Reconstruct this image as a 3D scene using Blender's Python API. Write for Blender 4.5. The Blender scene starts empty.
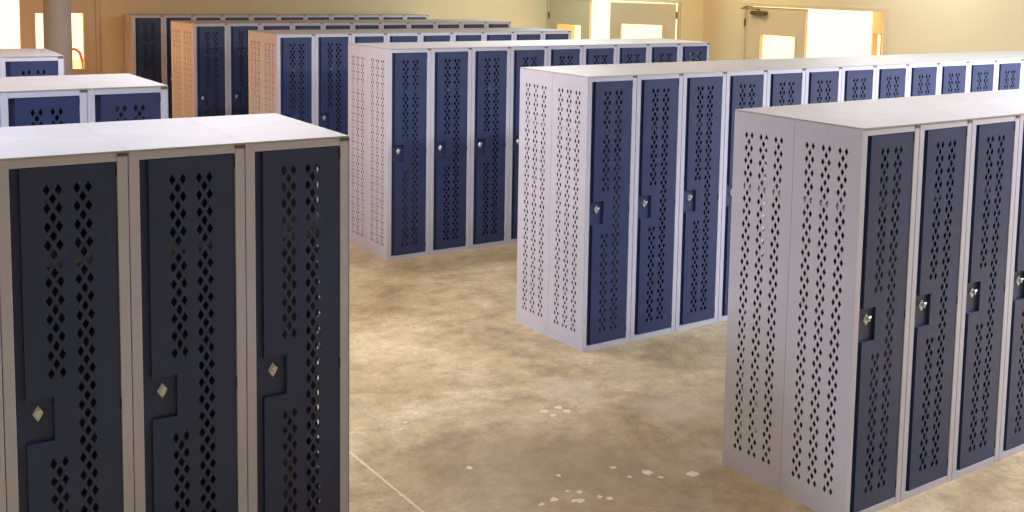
import bpy, math, random
from mathutils import Matrix, Vector
from mathutils.geometry import tessellate_polygon

S = bpy.context.scene
C = S.collection
random.seed(4)

# ------------------------------------------------------------------ camera
cam_d = bpy.data.cameras.new('camera')
cam = bpy.data.objects.new('camera', cam_d)
C.objects.link(cam)
S.camera = cam
R_ = Vector((0.80267, -0.59598, 0.02302))
U_ = Vector((0.04309, 0.09645, 0.9944))
F_ = Vector((0.59487, 0.79718, -0.1031))
m = Matrix.Identity(4)
for i in range(3):
    m[i][0], m[i][1], m[i][2] = R_[i], U_[i], -F_[i]
m.translation = Vector((0, 0, 2.4588))
cam.matrix_world = m
cam_d.sensor_width = 36
cam_d.lens = 1126.33 / 1024 * 36
cam_d.shift_x = (512 - 591.33) / 1024
cam_d.shift_y = (95.67 - 256) / 1024
cam_d.clip_end = 200

# ------------------------------------------------------------------ world, exposure
S.view_settings.view_transform = 'Standard'
S.view_settings.look = 'None'
S.view_settings.gamma = 1
S.view_settings.use_curve_mapping = False
S.view_settings.exposure = 0.0
w = bpy.data.worlds.new('daylight')
S.world = w
w.use_nodes = True
bg = w.node_tree.nodes['Background']
bg.inputs[0].default_value = (1.0, 0.52, 0.22, 1)
bg.inputs[1].default_value = 4.4

# unseen ceiling panels, some inferred, some added as fill: (x, y, length along x, width along y, watts, colour)
CEIL = 3.6
LAMPS = [
    (-1.2, 4.7, 1.2, 0.5, 205, (0.68, 0.80, 1)),  # added cool fill from the left for the row end panels
    (5.6, 2.5, 2.4, 0.5, 62, (0.95, 0.92, 1)),
    (8.8, 2.3, 2.4, 0.5, 480, (0.78, 0.83, 1)),
    (9.2, 4.4, 2.4, 0.5, 130, (0.8, 0.97, 1)),
    (3, 6.2, 1.2, 0.5, 35, (1, 0.93, 0.9)),
    (2.7, 7.8, 1.2, 0.3, 85, (0.97, 0.93, 1)),
    (6.3, 9.2, 1.2, 0.15, 55, (0.95, 0.97, 1)),
    (10.3, 8.5, 1.2, 0.5, 62, (0.97, 1, 0.98)),
    (-2.5, 8.5, 1.2, 0.5, 110, (1, 0.88, 0.45)),  # added fill farther back on the left side
    (9.9, 14.2, 1.2, 0.5, 75, (0.6, 0.95, 1)),
    (10.4, 11.5, 1.2, 0.5, 40, (1, 0.75, 0.35)),
    (1.2, 5.3, 1.2, 0.5, 9, (0.9, 0.9, 1)),
    (0.9, 13.7, 1.2, 0.3, 90, (1, 0.38, 0.12)),  # added orange lamp, warms the far row ends and left back wall
]


# ------------------------------------------------------------------ materials
def mat(name, col, rough=.5, metal=0.0, var=0.0, vscale=6.0, bump=0.0, spec=.5):
    M = bpy.data.materials.new(name)
    M.use_nodes = True
    nt = M.node_tree
    b = nt.nodes['Principled BSDF']
    b.inputs['Base Color'].default_value = (*col, 1)
    b.inputs['Roughness'].default_value = rough
    b.inputs['Metallic'].default_value = metal
    b.inputs['Specular IOR Level'].default_value = spec
    if var or bump:
        tc = nt.nodes.new('ShaderNodeTexCoord')
        n = nt.nodes.new('ShaderNodeTexNoise')
        n.inputs['Scale'].default_value = vscale
        n.inputs['Detail'].default_value = 5
        nt.links.new(tc.outputs['Object'], n.inputs['Vector'])
        if var:
            r = nt.nodes.new('ShaderNodeValToRGB')
            r.color_ramp.elements[0].position = .3
            r.color_ramp.elements[1].position = .7
            r.color_ramp.elements[0].color = (*[c * (1 - var) for c in col], 1)
            r.color_ramp.elements[1].color = (*[min(1, c * (1 + var)) for c in col], 1)
            nt.links.new(n.outputs['Fac'], r.inputs[0])
            nt.links.new(r.outputs[0], b.inputs['Base Color'])
        if bump:
            bp = nt.nodes.new('ShaderNodeBump')
            bp.inputs['Strength'].default_value = bump
            bp.inputs['Distance'].default_value = .01
            nt.links.new(n.outputs['Fac'], bp.inputs['Height'])
            nt.links.new(bp.outputs[0], b.inputs['Normal'])
    return M


M_GREY = mat('grey_enamel', (.55, .55, .66), .42, var=.05, vscale=3)
M_TOP_DIM = mat('grey_enamel_top_dimmed', (.455, .44, .455), .5, var=.06, vscale=4)  # same grey enamel, colour lowered to offset the strong light on tops
M_NAVY = mat('navy_enamel', (.026, .042, .122), .42, spec=.5, var=.10, vscale=4)
M_IN = mat('locker_inside', (.20, .20, .21), .6)
M_SHELF = mat('shelf_grey', (.50, .50, .52), .4)
M_CHROME = mat('zinc_handle', (.78, .79, .82), .35, metal=.5)
M_DARK = mat('dark_steel', (.03, .028, .03), .5, metal=.3)
M_BRK = mat('bracket_grey', (.11, .10, .09), .5)
M_BRONZE = mat('bronze_closer', (.16, .11, .05), .45, metal=.5)
M_WALL = mat('cream_wall', (.66, .56, .37), .75, var=.035, vscale=1.2, bump=.05)
M_DOOR = mat('cream_door', (.60, .50, .34), .5, var=.02)
M_FRAME = mat('door_frame_paint', (.60, .50, .34), .5)
M_CEIL = mat('ceiling_white', (.75, .72, .66), .9, var=.03)
M_COL = mat('pillar_paint', (.34, .27, .23), .5, var=.06)
M_OUT = mat('pale_concrete', (.75, .68, .55), .9, var=.05)
M_RAIL = mat('rust_brown_rail', (.35, .10, .03), .5)
M_FIX = mat('fixture_white', (.8, .8, .8), .5)


def glass():
    M = bpy.data.materials.new('window_glass')
    M.use_nodes = True
    nt = M.node_tree
    nt.nodes.clear()
    o = nt.nodes.new('ShaderNodeOutputMaterial')
    mx = nt.nodes.new('ShaderNodeMixShader')
    t = nt.nodes.new('ShaderNodeBsdfTransparent')
    g = nt.nodes.new('ShaderNodeBsdfGlossy')
    g.inputs['Roughness'].default_value = .02
    mx.inputs[0].default_value = .06
    nt.links.new(t.outputs[0], mx.inputs[1])
    nt.links.new(g.outputs[0], mx.inputs[2])
    nt.links.new(mx.outputs[0], o.inputs[0])
    return M


M_GLASS = glass()


def floor_mat():
    M = bpy.data.materials.new('stained_concrete')
    M.use_nodes = True
    nt = M.node_tree
    L = nt.links.new
    b = nt.nodes['Principled BSDF']
    geo = nt.nodes.new('ShaderNodeNewGeometry')

    def noise(scale, detail, rough=.5, dist=0.0, stretch=(1, 1, 1)):
        mp = nt.nodes.new('ShaderNodeMapping')
        mp.inputs['Scale'].default_value = stretch
        L(geo.outputs['Position'], mp.inputs[0])
        n = nt.nodes.new('ShaderNodeTexNoise')
        n.inputs['Scale'].default_value = scale
        n.inputs['Detail'].default_value = detail
        n.inputs['Roughness'].default_value = rough
        n.inputs['Distortion'].default_value = dist
        L(mp.outputs[0], n.inputs['Vector'])
        return n.outputs['Fac']

    def ramp(src, stops):
        r = nt.nodes.new('ShaderNodeValToRGB')
        e = r.color_ramp.elements
        while len(e) < len(stops):
            e.new(.5)
        for q, (p, c) in zip(e, stops):
            q.position = p
            q.color = (*c, 1)
        L(src, r.inputs[0])
        return r.outputs[0]

    def mix(fac, a, c, mode='MIX'):
        x = nt.nodes.new('ShaderNodeMix')
        x.data_type = 'RGBA'
        x.blend_type = mode
        if isinstance(fac, float):
            x.inputs[0].default_value = fac
        else:
            L(fac, x.inputs[0])
        for k, v in ((6, a), (7, c)):
            if isinstance(v, tuple):
                x.inputs[k].default_value = (*v, 1)
            else:
                L(v, x.inputs[k])
        return x.outputs[2]

    def mth(op, a, c=None, clamp=False):
        x = nt.nodes.new('ShaderNodeMath')
        x.operation = op
        x.use_clamp = clamp
        for k, v in ((0, a), (1, c)):
            if v is None:
                continue
            if isinstance(v, (int, float)):
                x.inputs[k].default_value = v
            else:
                L(v, x.inputs[k])
        return x.outputs[0]

    base = ramp(noise(1.1, 9, .66, .5), [(.32, (.32, .235, .125)), (.46, (.48, .375, .215)), (.58, (.61, .495, .31)), (.74, (.70, .58, .40))])
    fine = ramp(noise(7, 9, .75, .3), [(.32, (.62, .60, .57)), (.68, (1.16, 1.16, 1.16))])
    col = mix(1.0, base, fine, 'MULTIPLY')
    grain = ramp(noise(45, 4, .8), [(.3, (.80, .79, .77)), (.7, (1.15, 1.15, 1.15))])
    col = mix(1.0, col, grain, 'MULTIPLY')
    # pale scuffed blotches
    blot = ramp(noise(1.9, 7, .65, .8), [(.58, (0, 0, 0)), (.72, (.45, .45, .45))])
    col = mix(blot, col, (.66, .54, .41))
    ochre = ramp(noise(2.6, 5, .6), [(.52, (0, 0, 0)), (.70, (.5, .5, .5))])
    col = mix(ochre, col, (.44, .34, .16))
    sx = nt.nodes.new('ShaderNodeSeparateXYZ')
    wob = nt.nodes.new('ShaderNodeTexNoise')
    wob.inputs['Scale'].default_value = 45
    L(geo.outputs['Position'], wob.inputs['Vector'])
    L(geo.outputs['Position'], sx.inputs[0])
    X, Y = sx.outputs[0], sx.outputs[1]

    def dist(px, py):
        return mth('SQRT', mth('ADD', mth('POWER', mth('SUBTRACT', X, px), 2.0), mth('POWER', mth('SUBTRACT', Y, py), 2.0)))

    # large worn and stained patches with ragged borders
    rag = mth('MULTIPLY', mth('SUBTRACT', noise(4, 8, .75), .5), 1.5)
    for (px, py, r, amt, c) in [(4.19, 4.73, .20, .45, (.68, .56, .45)), (3.85, 5.32, .16, .35, (.68, .56, .45)),
                                (2.95, 4.45, .50, .55, (.27, .21, .125)), (3.45, 4.05, .55, .45, (.30, .22, .14)), (5.3, 8.4, .45, .3, (.36, .27, .16))]:
        q = mth('ADD', dist(px, py), mth('MULTIPLY', rag, r))
        f = mth('SUBTRACT', 1.0, mth('DIVIDE', mth('SUBTRACT', q, r * .5), r), True)
        col = mix(mth('MULTIPLY', f, amt, True), col, c)
    # paint spatter specks
    v = nt.nodes.new('ShaderNodeTexVoronoi')
    v.inputs['Scale'].default_value = 14
    L(geo.outputs['Position'], v.inputs['Vector'])
    sep = nt.nodes.new('ShaderNodeSeparateColor')
    L(v.outputs['Color'], sep.inputs[0])
    rare = mth('GREATER_THAN', sep.outputs[0], .82)
    near = mth('LESS_THAN', v.outputs['Distance'], mth('MULTIPLY', sep.outputs[1], .13))
    zone = mth('GREATER_THAN', noise(.8, 2), .47)
    col = mix(mth('MULTIPLY', mth('MULTIPLY', mth('MULTIPLY', rare, near), zone), .7), col, (.70, .62, .50))
    # larger spilled paint spots and the pale joint line
    wv = mth('MULTIPLY', mth('SUBTRACT', wob.outputs['Fac'], .5), .045)
    tot = None
    SP = [(3.53, 5.11, 22), (3.63, 5.11, 24), (3.64, 5.04, 22), (3.54, 5.03, 17), (2.8, 4.7, 17), (3.51, 4.16, 24), (3.4, 4.3, 14),
          (3.4, 4.17, 13), (3.53, 4.08, 12), (3.69, 4.02, 30), (2.88, 4.17, 14), (2.95, 4.18, 20), (3.02, 4.11, 14), (3.05, 4.1, 20),
          (3.15, 4.08, 13), (3.18, 4.04, 16), (3.1, 4.18, 14), (3.12, 4.38, 12), (3.06, 4.21, 12), (2.8, 5.4, 10), (4.23, 5.62, 12)]
    for (px, py, r) in SP:
        q = mth('LESS_THAN', mth('ADD', dist(px, py), wv), r / 1000)
        tot = q if tot is None else mth('MAXIMUM', tot, q)
    line = mth('LESS_THAN', mth('ABSOLUTE', mth('ADD', mth('SUBTRACT', X, 2.38), mth('MULTIPLY', wv, .3))), .007)
    line = mth('MULTIPLY', mth('MULTIPLY', line, mth('LESS_THAN', Y, 5.25)), .75)
    col = mix(mth('MAXIMUM', tot, line), col, (.74, .65, .50))
    L(col, b.inputs['Base Color'])
    L(ramp(noise(3, 5), [(.3, (.28, .28, .28)), (.7, (.45, .45, .45))]), b.inputs['Roughness'])
    b.inputs['Specular IOR Level'].default_value = .45
    return M


M_FLOOR = floor_mat()


# ------------------------------------------------------------------ mesh helpers
class MB:
    def __init__(s):
        s.v, s.f = [], []

    def box(s, x0, y0, z0, x1, y1, z1, b=0.0):
        if b:
            # chamfered box: eight corners split in three
            n = len(s.v)
            P = {}
            for i, x in enumerate((x0, x1)):
                for j, y in enumerate((y0, y1)):
                    for k, z in enumerate((z0, z1)):
                        sx, sy, sz = (1, -1)[i] * b, (1, -1)[j] * b, (1, -1)[k] * b
                        P[i, j, k] = len(s.v)
                        s.v += [(x, y + sy, z + sz), (x + sx, y, z + sz), (x + sx, y + sy, z)]
            g = lambda i, j, k, a: P[i, j, k] + a
            for i in (0, 1):
                s.f.append([g(i, 0, 0, 0), g(i, 1, 0, 0), g(i, 1, 1, 0), g(i, 0, 1, 0)])
                s.f.append([g(0, i, 0, 1), g(1, i, 0, 1), g(1, i, 1, 1), g(0, i, 1, 1)])
                s.f.append([g(0, 0, i, 2), g(1, 0, i, 2), g(1, 1, i, 2), g(0, 1, i, 2)])
            for a in (0, 1):
                for c in (0, 1):
                    s.f.append([g(0, a, c, 1), g(1, a, c, 1), g(1, a, c, 2), g(0, a, c, 2)])
                    s.f.append([g(a, 0, c, 0), g(a, 1, c, 0), g(a, 1, c, 2), g(a, 0, c, 2)])
                    s.f.append([g(a, c, 0, 0), g(a, c, 1, 0), g(a, c, 1, 1), g(a, c, 0, 1)])
            for i in (0, 1):
                for j in (0, 1):
                    for k in (0, 1):
                        s.f.append([g(i, j, k, 0), g(i, j, k, 1), g(i, j, k, 2)])
            return s
        n = len(s.v)
        s.v += [(x, y, z) for x in (x0, x1) for y in (y0, y1) for z in (z0, z1)]
        for q in ((0, 1, 3, 2), (4, 6, 7, 5), (0, 4, 5, 1), (2, 3, 7, 6), (0, 2, 6, 4), (1, 5, 7, 3)):
            s.f.append([n + i for i in q])
        return s

    def cyl(s, p, q, r, n=14, r2=None):
        p, q = Vector(p), Vector(q)
        r2 = r if r2 is None else r2
        a = (q - p).normalized()
        t = a.orthogonal().normalized()
        u = a.cross(t)
        k = len(s.v)
        for i in range(n):
            c, d = math.cos(2 * math.pi * i / n), math.sin(2 * math.pi * i / n)
            s.v.append(tuple(p + (t * c + u * d) * r))
            s.v.append(tuple(q + (t * c + u * d) * r2))
        for i in range(n):
            j = (i + 1) % n
            s.f.append([k + 2 * i, k + 2 * j, k + 2 * j + 1, k + 2 * i + 1])
        s.f.append([k + 2 * i for i in range(n)])
        s.f.append([k + 2 * i + 1 for i in range(n)])
        return s

    def sheet(s, outer, holes, fn, t):
        """perforated sheet: 2D outline + holes, fn(u, v, w) -> 3D, w in {0, t}"""
        loops = [outer] + holes
        flat = [p for l in loops for p in l]
        tris = tessellate_polygon([[Vector((a, b, 0)) for a, b in l] for l in loops])
        n = len(s.v)
        N = len(flat)
        s.v += [fn(a, b, 0) for a, b in flat] + [fn(a, b, t) for a, b in flat]
        for tr in tris:
            s.f.append([n + i for i in tr])
            s.f.append([n + N + i for i in tr])
        o = 0
        for l in loops:
            for i in range(len(l)):
                j = (i + 1) % len(l)
                s.f.append([n + o + i, n + o + j, n + N + o + j, n + N + o + i])
            o += len(l)
        return s

    def mesh(s, name, material):
        me = bpy.data.meshes.new(name)
        me.from_pydata(s.v, [], s.f)
        me.validate()
        import bmesh
        bm = bmesh.new()
        bm.from_mesh(me)
        bmesh.ops.recalc_face_normals(bm, faces=bm.faces)
        bm.to_mesh(me)
        bm.free()
        me.materials.append(material)
        return me

    def build(s, name, material, parent=None):
        return link(name, s.mesh(name, material), parent)


def link(name, me, parent=None):
    o = bpy.data.objects.new(name, me)
    C.objects.link(o)
    if parent:
        o.parent = parent
    return o


def struct(o):
    o['kind'] = 'structure'
    return o


# ------------------------------------------------------------------ room
XR, XJ, YJ, YB, XL, YF = 11.64, 11.2, 12.8, 16.35, -5.0, -3.5
T = .16
struct(MB().box(XL, YF, -.1, XR + T, YB + T, 0).build('floor', M_FLOOR))
struct(MB().box(XL, YF, CEIL, XR + T, YB + T, CEIL + .1).build('ceiling', M_CEIL))
struct(MB().box(XL - T, YF, 0, XL, YB + T, CEIL).build('wall_left', M_WALL))
struct(MB().box(XL - T, YF - T, 0, XR + T, YF, CEIL).build('wall_front', M_WALL))
DH = 2.12
# back wall with the double door opening at left
D1 = (1.90, 3.75)
mb = MB()
mb.box(XL, YB, 0, D1[0], YB + T, CEIL).box(D1[1], YB, 0, XR + T, YB + T, CEIL).box(D1[0], YB, DH, D1[1], YB + T, CEIL)
struct(mb.build('wall_back', M_WALL))
# right wall: near part, jog and far part, with two door openings
D3 = (9.35, 11.88)
D2 = (12.87, 16.30)
mb = MB()
mb.box(XR, YF, 0, XR + T, D3[0], CEIL).box(XR, D3[1], 0, XR + T, YJ, CEIL).box(XR, D3[0], DH, XR + T, D3[1], CEIL)
struct(mb.build('wall_right', M_WALL))
mb = MB()
mb.box(XJ, YJ, 0, XR + T, D2[0], CEIL).box(XJ, D2[1], 0, XJ + T, YB, CEIL).box(XJ, D2[0], DH, XJ + T, D2[1], CEIL)
struct(mb.build('wall_right_recess', M_WALL))
struct(MB().box(XL, YB - .012, 0, D1[0] - .06, YB, .10).box(D1[1] + .06, YB - .012, 0, XJ, YB, .10).build('baseboard_back', M_DARK))
struct(MB().box(XR - .012, YF, 0, XR, D3[0] - .06, .10).build('baseboard_right', M_DARK))
# daylight terraces outside the doors
struct(MB().box(-8, YB + T, -.12, XR + 12, YB + 16, -.02).build('ground_outside', M_OUT))
struct(MB().box(XR + T, 4, -.12, XR + 14, YB + T, -.02).build('ground_outside', M_OUT))

# door frames (trim)
def frame_y(name, x, y0, y1, h, side=-1):
    mb = MB()
    a, b = (x - .02, x + .0) if side < 0 else (x, x + .02)
    mb.box(a, y0 - .05, 0, b, y0, h + .05, .003).box(a, y1, 0, b, min(y1 + .05, YB - .001), h + .05, .003).box(a, y0, h, b, y1, h + .05, .003)
    return struct(mb.build(name, M_FRAME))


mb = MB()
mb.box(D1[0] - .05, YB - .02, 0, D1[0], YB, DH + .05, .003).box(D1[1], YB - .02, 0, D1[1] + .05, YB, DH + .05, .003).box(D1[0], YB - .02, DH, D1[1], YB, DH + .05, .003)
struct(mb.build('trim_1', M_FRAME))
frame_y('trim_2', XJ, D2[0], D2[1], DH)
frame_y('trim_3', XR, D3[0], D3[1], DH)


def leaf(name, hinge, ang, width, win, wz=(1.07, 1.72), closer=False, hz=(1.95, 1.10, .25), bar=False, h=2.10):
    """door leaf in local coords: x 0..width from the hinge, y thickness 0..0.045 (room side is -y)"""
    r = bpy.data.objects.new(name, None)
    C.objects.link(r)
    r['kind'] = 'structure'
    r.location = (hinge[0], hinge[1], .012)
    r.rotation_euler = (0, 0, ang)
    a, b = win
    z0, z1 = wz
    MB().sheet([(0, 0), (width, 0), (width, h), (0, h)], [[(a, z0), (a, z1), (b, z1), (b, z0)]],
               lambda u, v, t: (u, t, v), .045).build('door_panel', M_DOOR, r)
    MB().sheet([(a - .03, z0 - .03), (b + .03, z0 - .03), (b + .03, z1 + .03), (a - .03, z1 + .03)], [[(a + .004, z0 + .004), (a + .004, z1 - .004), (b - .004, z1 - .004), (b - .004, z0 + .004)]],
               lambda u, v, t: (u, t - .008, v), .061).build('window_bead', M_FRAME, r)
    MB().box(a + .005, .018, z0 + .005, b - .005, .024, z1 - .005).build('window_pane', M_GLASS, r)
    for z in hz:
        MB().cyl((-.008, -.014, z - .055), (-.008, -.014, z + .055), .014, 10).build('hinge', M_BRONZE, r)
    if closer:
        mb = MB()
        mb.box(.16, -.062, 1.985, .42, -.002, 2.045, .006)
        mb.cyl((.29, -.035, 2.045), (.29, -.035, 2.075), .018, 10)
        mb.cyl((.29, -.035, 2.07), (.10, -.20, 2.075), .010, 8)
        mb.cyl((.10, -.20, 2.075), (.04, -.02, 2.10), .009, 8)
        mb.cyl((.16, -.03, 2.015), (.13, -.03, 2.015), .024, 12).cyl((.42, -.03, 2.015), (.45, -.03, 2.015), .024, 12)
        mb.build('door_closer', M_BRONZE, r)
    mb = MB()
    mb.box(.08, -.075, .98, width - .08, -.050, 1.04, .008).box(.08, -.05, .985, .14, 0, 1.035, .003).box(width - .14, -.05, .985, width - .08, 0, 1.035, .003)
    mb.build('push_bar', M_CHROME, r)
    return r


# back wall: closed leaf (the other one stands open outside)
leaf('door_1', (3.747, YB + .047), math.pi, .93, (.15, .75), (1.07, 1.83))
leaf('door_2', (1.91, YB + .12), math.radians(100), .92, (.15, .75), (1.07, 1.83))
# recess: leaf closed at the far side, leaf swung into the room at the near side
leaf('door_3', (XJ + .004, 16.29), -math.pi / 2, 1.18, (.24, .94), (1.07, 1.665), hz=(1.80, 1.0, .25))
fe = math.atan2(13.80 - 12.89, 10.67 - 11.2)
leaf('door_4', (XJ - .02, 12.89), fe, 1.06, (.20, .88), (1.07, 1.775), closer=True, hz=(1.93, 1.1, .25))
# near right wall: closed leaf and leaf swung out
leaf('door_5', (XR + .004, 11.875), -math.pi / 2, 1.165, (.305, .985), (1.07, 1.71), closer=True, hz=(1.87, 1.1, .25))
leaf('door_6', (XR + .12, 9.40), math.radians(47), 1.14, (.22, .90), (1.07, 1.80), hz=(1.72, 1.0, .25))
struct(MB().box(XR + T, 9.30, 0, XR + T + .02, 9.38, 2.1).build('trim_4', M_FRAME))

# round pillar
mb = MB()
mb.cyl((2.30, 11.5, 0), (2.30, 11.5, CEIL), .122, 40)
pil = mb.build('support_pillar', M_COL)
for p in pil.data.polygons:
    p.use_smooth = len(p.vertices) == 4
struct(pil)
pb = MB().cyl((2.30, 11.5, 0), (2.30, 11.5, .10), .135, 40).build('trim_5', M_DARK)
struct(pb)

# handrail outside the left door
hr = bpy.data.objects.new('handrail', None)
C.objects.link(hr)
hr.location = (3.75, 17.6, -.02)
hr['label'] = 'rust brown metal handrail outside, seen through the narrow door window beside the pillar'
hr['category'] = 'handrail'
mb = MB()
mb.cyl((-1.2, 0, 1.29), (0, 0, 1.29), .02).cyl((0, 0, 1.29), (.06, 0, 1.24), .02).cyl((.06, 0, 1.24), (.10, 0, 1.08), .02).cyl((.10, 0, 1.08), (.10, 0, .9), .02)
mb.build('rail', M_RAIL, hr)
for x in (-1.1, -.2):
    MB().cyl((x, 0, 0), (x, 0, 1.29), .018).build('post', M_RAIL, hr)

# ------------------------------------------------------------------ unseen ceiling lights, inferred and added
for (x, y, ln, wd, pw, col) in LAMPS:
    f = bpy.data.objects.new('unseen_ceiling_light', None)
    C.objects.link(f)
    f.location = (x, y, CEIL)
    f['kind'] = 'structure'
    MB().box(-ln / 2 - .05, -wd / 2 - .03, -.07, ln / 2 + .05, wd / 2 + .03, 0, .01).build('light_housing', M_FIX, f)
    ld = bpy.data.lights.new('unseen_panel_light', 'AREA')
    ld.shape = 'RECTANGLE'
    ld.size = ln
    ld.size_y = wd
    ld.energy = pw
    ld.color = col
    lo = bpy.data.objects.new('unseen_panel_light', ld)
    C.objects.link(lo)
    lo.parent = f
    lo.location = (0, 0, -.075)

# ------------------------------------------------------------------ locker meshes (front at y = 0, depth +y, left seam x = 0)
W, D, H = .4087, .3975, 1.83
G = .0012           # half gap between neighbours
PW = .037
TOPZ = H - .002
PITCH = .0635
Z0 = 1.715
HW, HH = .0105, .0185


def diamond(u, v):
    return [(u - HW, v), (u, v - HH), (u + HW, v), (u, v + HH)]


def lattice(lefts, skip=lambda i, z: False, sp=.037):
    out = []
    for i, u in enumerate(lefts):
        for k in range(26):
            z = Z0 - PITCH * k
            if not skip(i, z):
                out += [diamond(u, z), diamond(u + sp, z)]
            if k < 25 and not skip(i, z - PITCH / 2) and not skip(i, z - PITCH) and not skip(i, z):
                out.append(diamond(u + sp / 2, z - PITCH / 2))
    return out


# frame: two posts, header, sill
mb = MB()
mb.box(G, 0, 0, PW, .022, TOPZ, .002).box(W - PW, 0, 0, W - G, .022, TOPZ, .002)
mb.box(PW, .001, 1.795, W - PW, .022, TOPZ).box(PW, .001, 0, W - PW, .022, .034)
me_frame = mb.mesh('frame', M_GREY)
# top sheet
me_top = MB().box(.0006, -.003, H - .004, W - .0006, D, H + .002, .0008).mesh('top_panel', M_TOP_DIM)
# shell: back, floor, inner door stop strips
mb = MB()
mb.box(G, D - .003, 0, W - G, D - .0015, TOPZ - .003)
mb.box(G + .002, .022, .05, W - G - .002, D - .003, .053)
mb.box(PW, .03, .053, PW + .003, .05, 1.79)
me_shell = mb.mesh('shell', M_IN)
me_side = {-1: MB().box(G, .022, 0, G + .0015, D - .003, TOPZ - .003).mesh('side_panel', M_IN),
           1: MB().box(W - G - .0015, .022, 0, W - G, D - .003, TOPZ - .003).mesh('side_panel', M_IN)}
holes = lattice([.0855, .183, .281])
me_end = {}
for sd, fn in ((-1, lambda u, v, t: (-.0015 + t, u, v)), (1, lambda u, v, t: (W + .0015 - t, u, v))):
    mb = MB().sheet([(-.001, 0), (D - .0005, 0), (D - .0005, TOPZ - .003), (-.001, TOPZ - .003)], holes, fn, .0025)
    x0, x1 = (-.004, -.0015) if sd < 0 else (W + .0015, W + .004)
    for (yy, zz) in [(.03, 1.80), (.20, 1.80), (.368, 1.80), (.03, .05), (.368, .05)]:
        mb.cyl((x0, yy, zz), (x1, yy, zz), .004, 8)
    me_end[sd] = mb.mesh('end_panel', M_GREY)
# shelf and rear brace
mb = MB()
mb.box(G + .003, .06, 1.462, W - G - .003, D - .004, 1.464).box(G + .003, .058, 1.440, W - G - .003, .060, 1.464)
mb.box(G + .0035, .07, 1.440, G + .005, D - .01, 1.462).box(W - G - .005, .07, 1.440, W - G - .0035, D - .01, 1.462)
me_shelf = mb.mesh('shelf', M_SHELF)
# door: raised perforated face, recessed latch strip with pocket
DL, DR, DB, DT = PW + .002, W - PW - .002, .038, 1.792
RL = .068
PK = (.155, .845, 1.000)
outer = [(RL, DB), (DR, DB), (DR, DT), (RL, DT), (RL, PK[2]), (PK[0], PK[2]), (PK[0], PK[1]), (RL, PK[1])]
HW, HH = .0118, .0200
holes = lattice([.1485, .2425], lambda i, z: i == 0 and .815 < z < 1.035)
mb = MB()
mb.sheet(outer, holes, lambda u, v, t: (u, .003 + t, v), .002)
# returned edges of the raised face
e = .019
mb.box(RL, .005, DB, RL + .002, .003 + e, PK[1]).box(RL, .005, PK[2], RL + .002, .003 + e, DT)
mb.box(PK[0], .005, PK[1], PK[0] + .002, .003 + e, PK[2])
mb.box(RL, .005, PK[2], PK[0] + .002, .003 + e, PK[2] + .002).box(RL, .005, PK[1] - .002, PK[0] + .002, .003 + e, PK[1])
mb.box(DR - .002, .005, DB, DR, .003 + e, DT).box(RL, .005, DT - .002, DR, .003 + e, DT).box(RL, .005, DB, DR, .003 + e, DB + .002)
# recessed strip and pocket floor
mb.box(DL, .019, DB, RL + .006, .022, DT).box(RL + .006, .019, PK[1] - .004, PK[0] + .004, .022, PK[2] + .004)
me_door = mb.mesh('door', M_NAVY)
# latch: lozenge plate, lifting lever and hasp
mb = MB()
cx, cz = .106, .945
pts = [(0, .029), (.009, .016), (.018, 0), (.009, -.016), (0, -.029), (-.009, -.016), (-.018, 0), (-.009, .016)]
n = len(mb.v)
mb.v += [(cx + a, .0185, cz + b) for a, b in pts] + [(cx + a * .8, .0135, cz + b * .8) for a, b in pts]
for i in range(8):
    j = (i + 1) % 8
    mb.f.append([n + i, n + j, n + 8 + j, n + 8 + i])
mb.f.append([n + 8 + i for i in range(8)])
mb.f.append([n + i for i in range(8)])
mb.box(cx - .005, -.004, cz - .006, cx + .005, .0140, cz + .016, .002)
mb.box(cx - .010, -.007, cz + .008, cx + .010, -.002, cz + .018, .002)
me_handle = mb.mesh('latch_handle', M_CHROME)
# hinges down the right edge (dark gap and knuckle)
me_hinge = [MB().cyl((DR + .001, .004, z - .02), (DR + .001, .004, z + .02), .0035, 8).mesh('hinge', M_DARK) for z in (1.765, .93, .10)]
# joining bracket over the seam, under the top sheet
me_brk = MB().box(W - .036, -.0035, H - .018, W - .0012, .0, H - .006, .001).mesh('joining_bracket', M_BRK)

ORD = ['first', 'second', 'third', 'fourth', 'fifth', 'sixth', 'seventh', 'eighth', 'ninth', 'tenth', 'eleventh', 'twelfth',
       'thirteenth', 'fourteenth', 'fifteenth', 'sixteenth']


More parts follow.
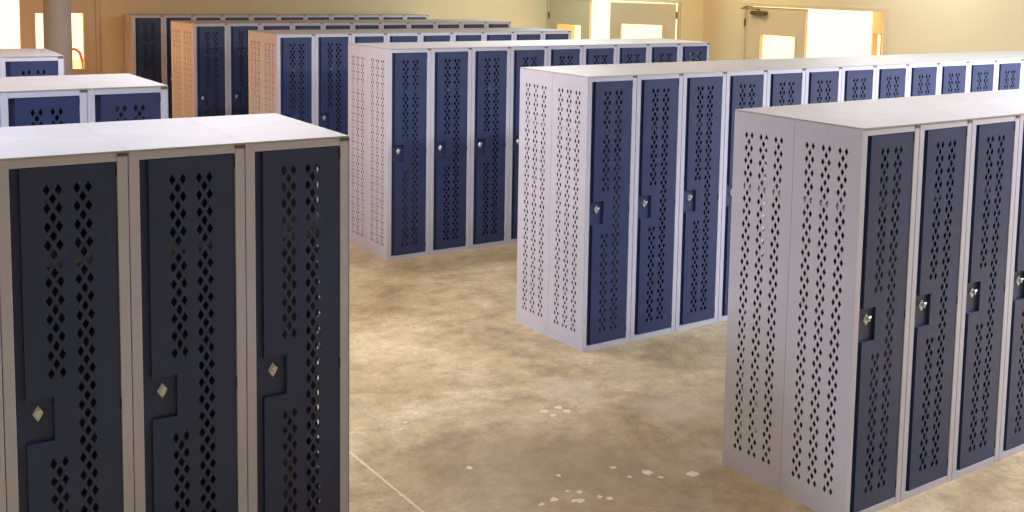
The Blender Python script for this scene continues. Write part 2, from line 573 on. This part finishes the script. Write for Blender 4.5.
def locker(mw, left_end, right_end, label, group, back=False, bracket=False):
    r = bpy.data.objects.new('locker', None)
    C.objects.link(r)
    r.matrix_world = mw
    r['label'] = label
    r['category'] = 'locker'
    r['group'] = group
    link('frame', me_frame, r)
    link('shell', me_shell, r)
    link('top_panel', me_top, r)
    link('shelf', me_shelf, r)
    link('end_panel', me_end[-1], r) if left_end else link('side_panel', me_side[-1], r)
    link('end_panel', me_end[1], r) if right_end else link('side_panel', me_side[1], r)
    d = link('door', me_door, r)
    link('latch_handle', me_handle, d)['label'] = 'small silver lozenge latch handle'
    for hm in me_hinge:
        link('hinge', hm, r)
    if bracket:
        link('joining_bracket', me_brk, r)
    return r


# rows: origin (front corner), rotation, columns, extends to -x?, rear lockers?, description
ROWS = [
    ('A', 1.8409, 4.0337, -.0169, 4, True, True, 'nearest left-hand row'),
    ('B', 1.7931, 6.2504, -.0011, 3, True, True, 'second left-hand row'),
    ('C', 1.7646, 8.6510, -.0410, 2, True, True, 'farthest left-hand row'),
    ('D', 3.9065, 3.2277, .0128, 7, False, True, 'nearest right-hand row'),
    ('E', 4.3089, 5.8147, .0015, 16, False, True, 'second right-hand row'),
    ('F', 4.3021, 8.6489, .0014, 9, False, True, 'third right-hand row'),
    ('G', 4.2453, 11.0246, .0095, 9, False, True, 'fourth right-hand row'),
    ('H', 4.1475, 13.3943, .0302, 11, False, True, 'fifth right-hand row'),
    ('I', 4.1088, 15.8838, .0036, 11, False, False, 'dark row against back wall'),
]
for (key, ox, oy, th, n, left, rear, desc) in ROWS:
    base = Matrix.Translation((ox, oy, 0)) @ Matrix.Rotation(th, 4, 'Z')
    for i in range(n):
        x = -(i + 1) * W if left else i * W
        le = (i == n - 1) if left else (i == 0)
        re = (i == 0) if left else (i == n - 1)
        frm = 'right' if left else 'left'
        endtxt = ORD[i] + ' from the ' + frm
        locker(base @ Matrix.Translation((x, 0, 0)), le, re,
               'navy-doored grey locker, %s in the %s' % (endtxt, desc),
               'door-side lockers of the ' + desc, bracket=True)
        if rear:
            mw = base @ Matrix.Translation((x + W, 2 * D + .001, 0)) @ Matrix.Rotation(math.pi, 4, 'Z')
            locker(mw, re, le,
                   'grey locker facing away, %s in the %s' % (endtxt, desc),
                   'rear lockers backing the ' + desc, back=True)
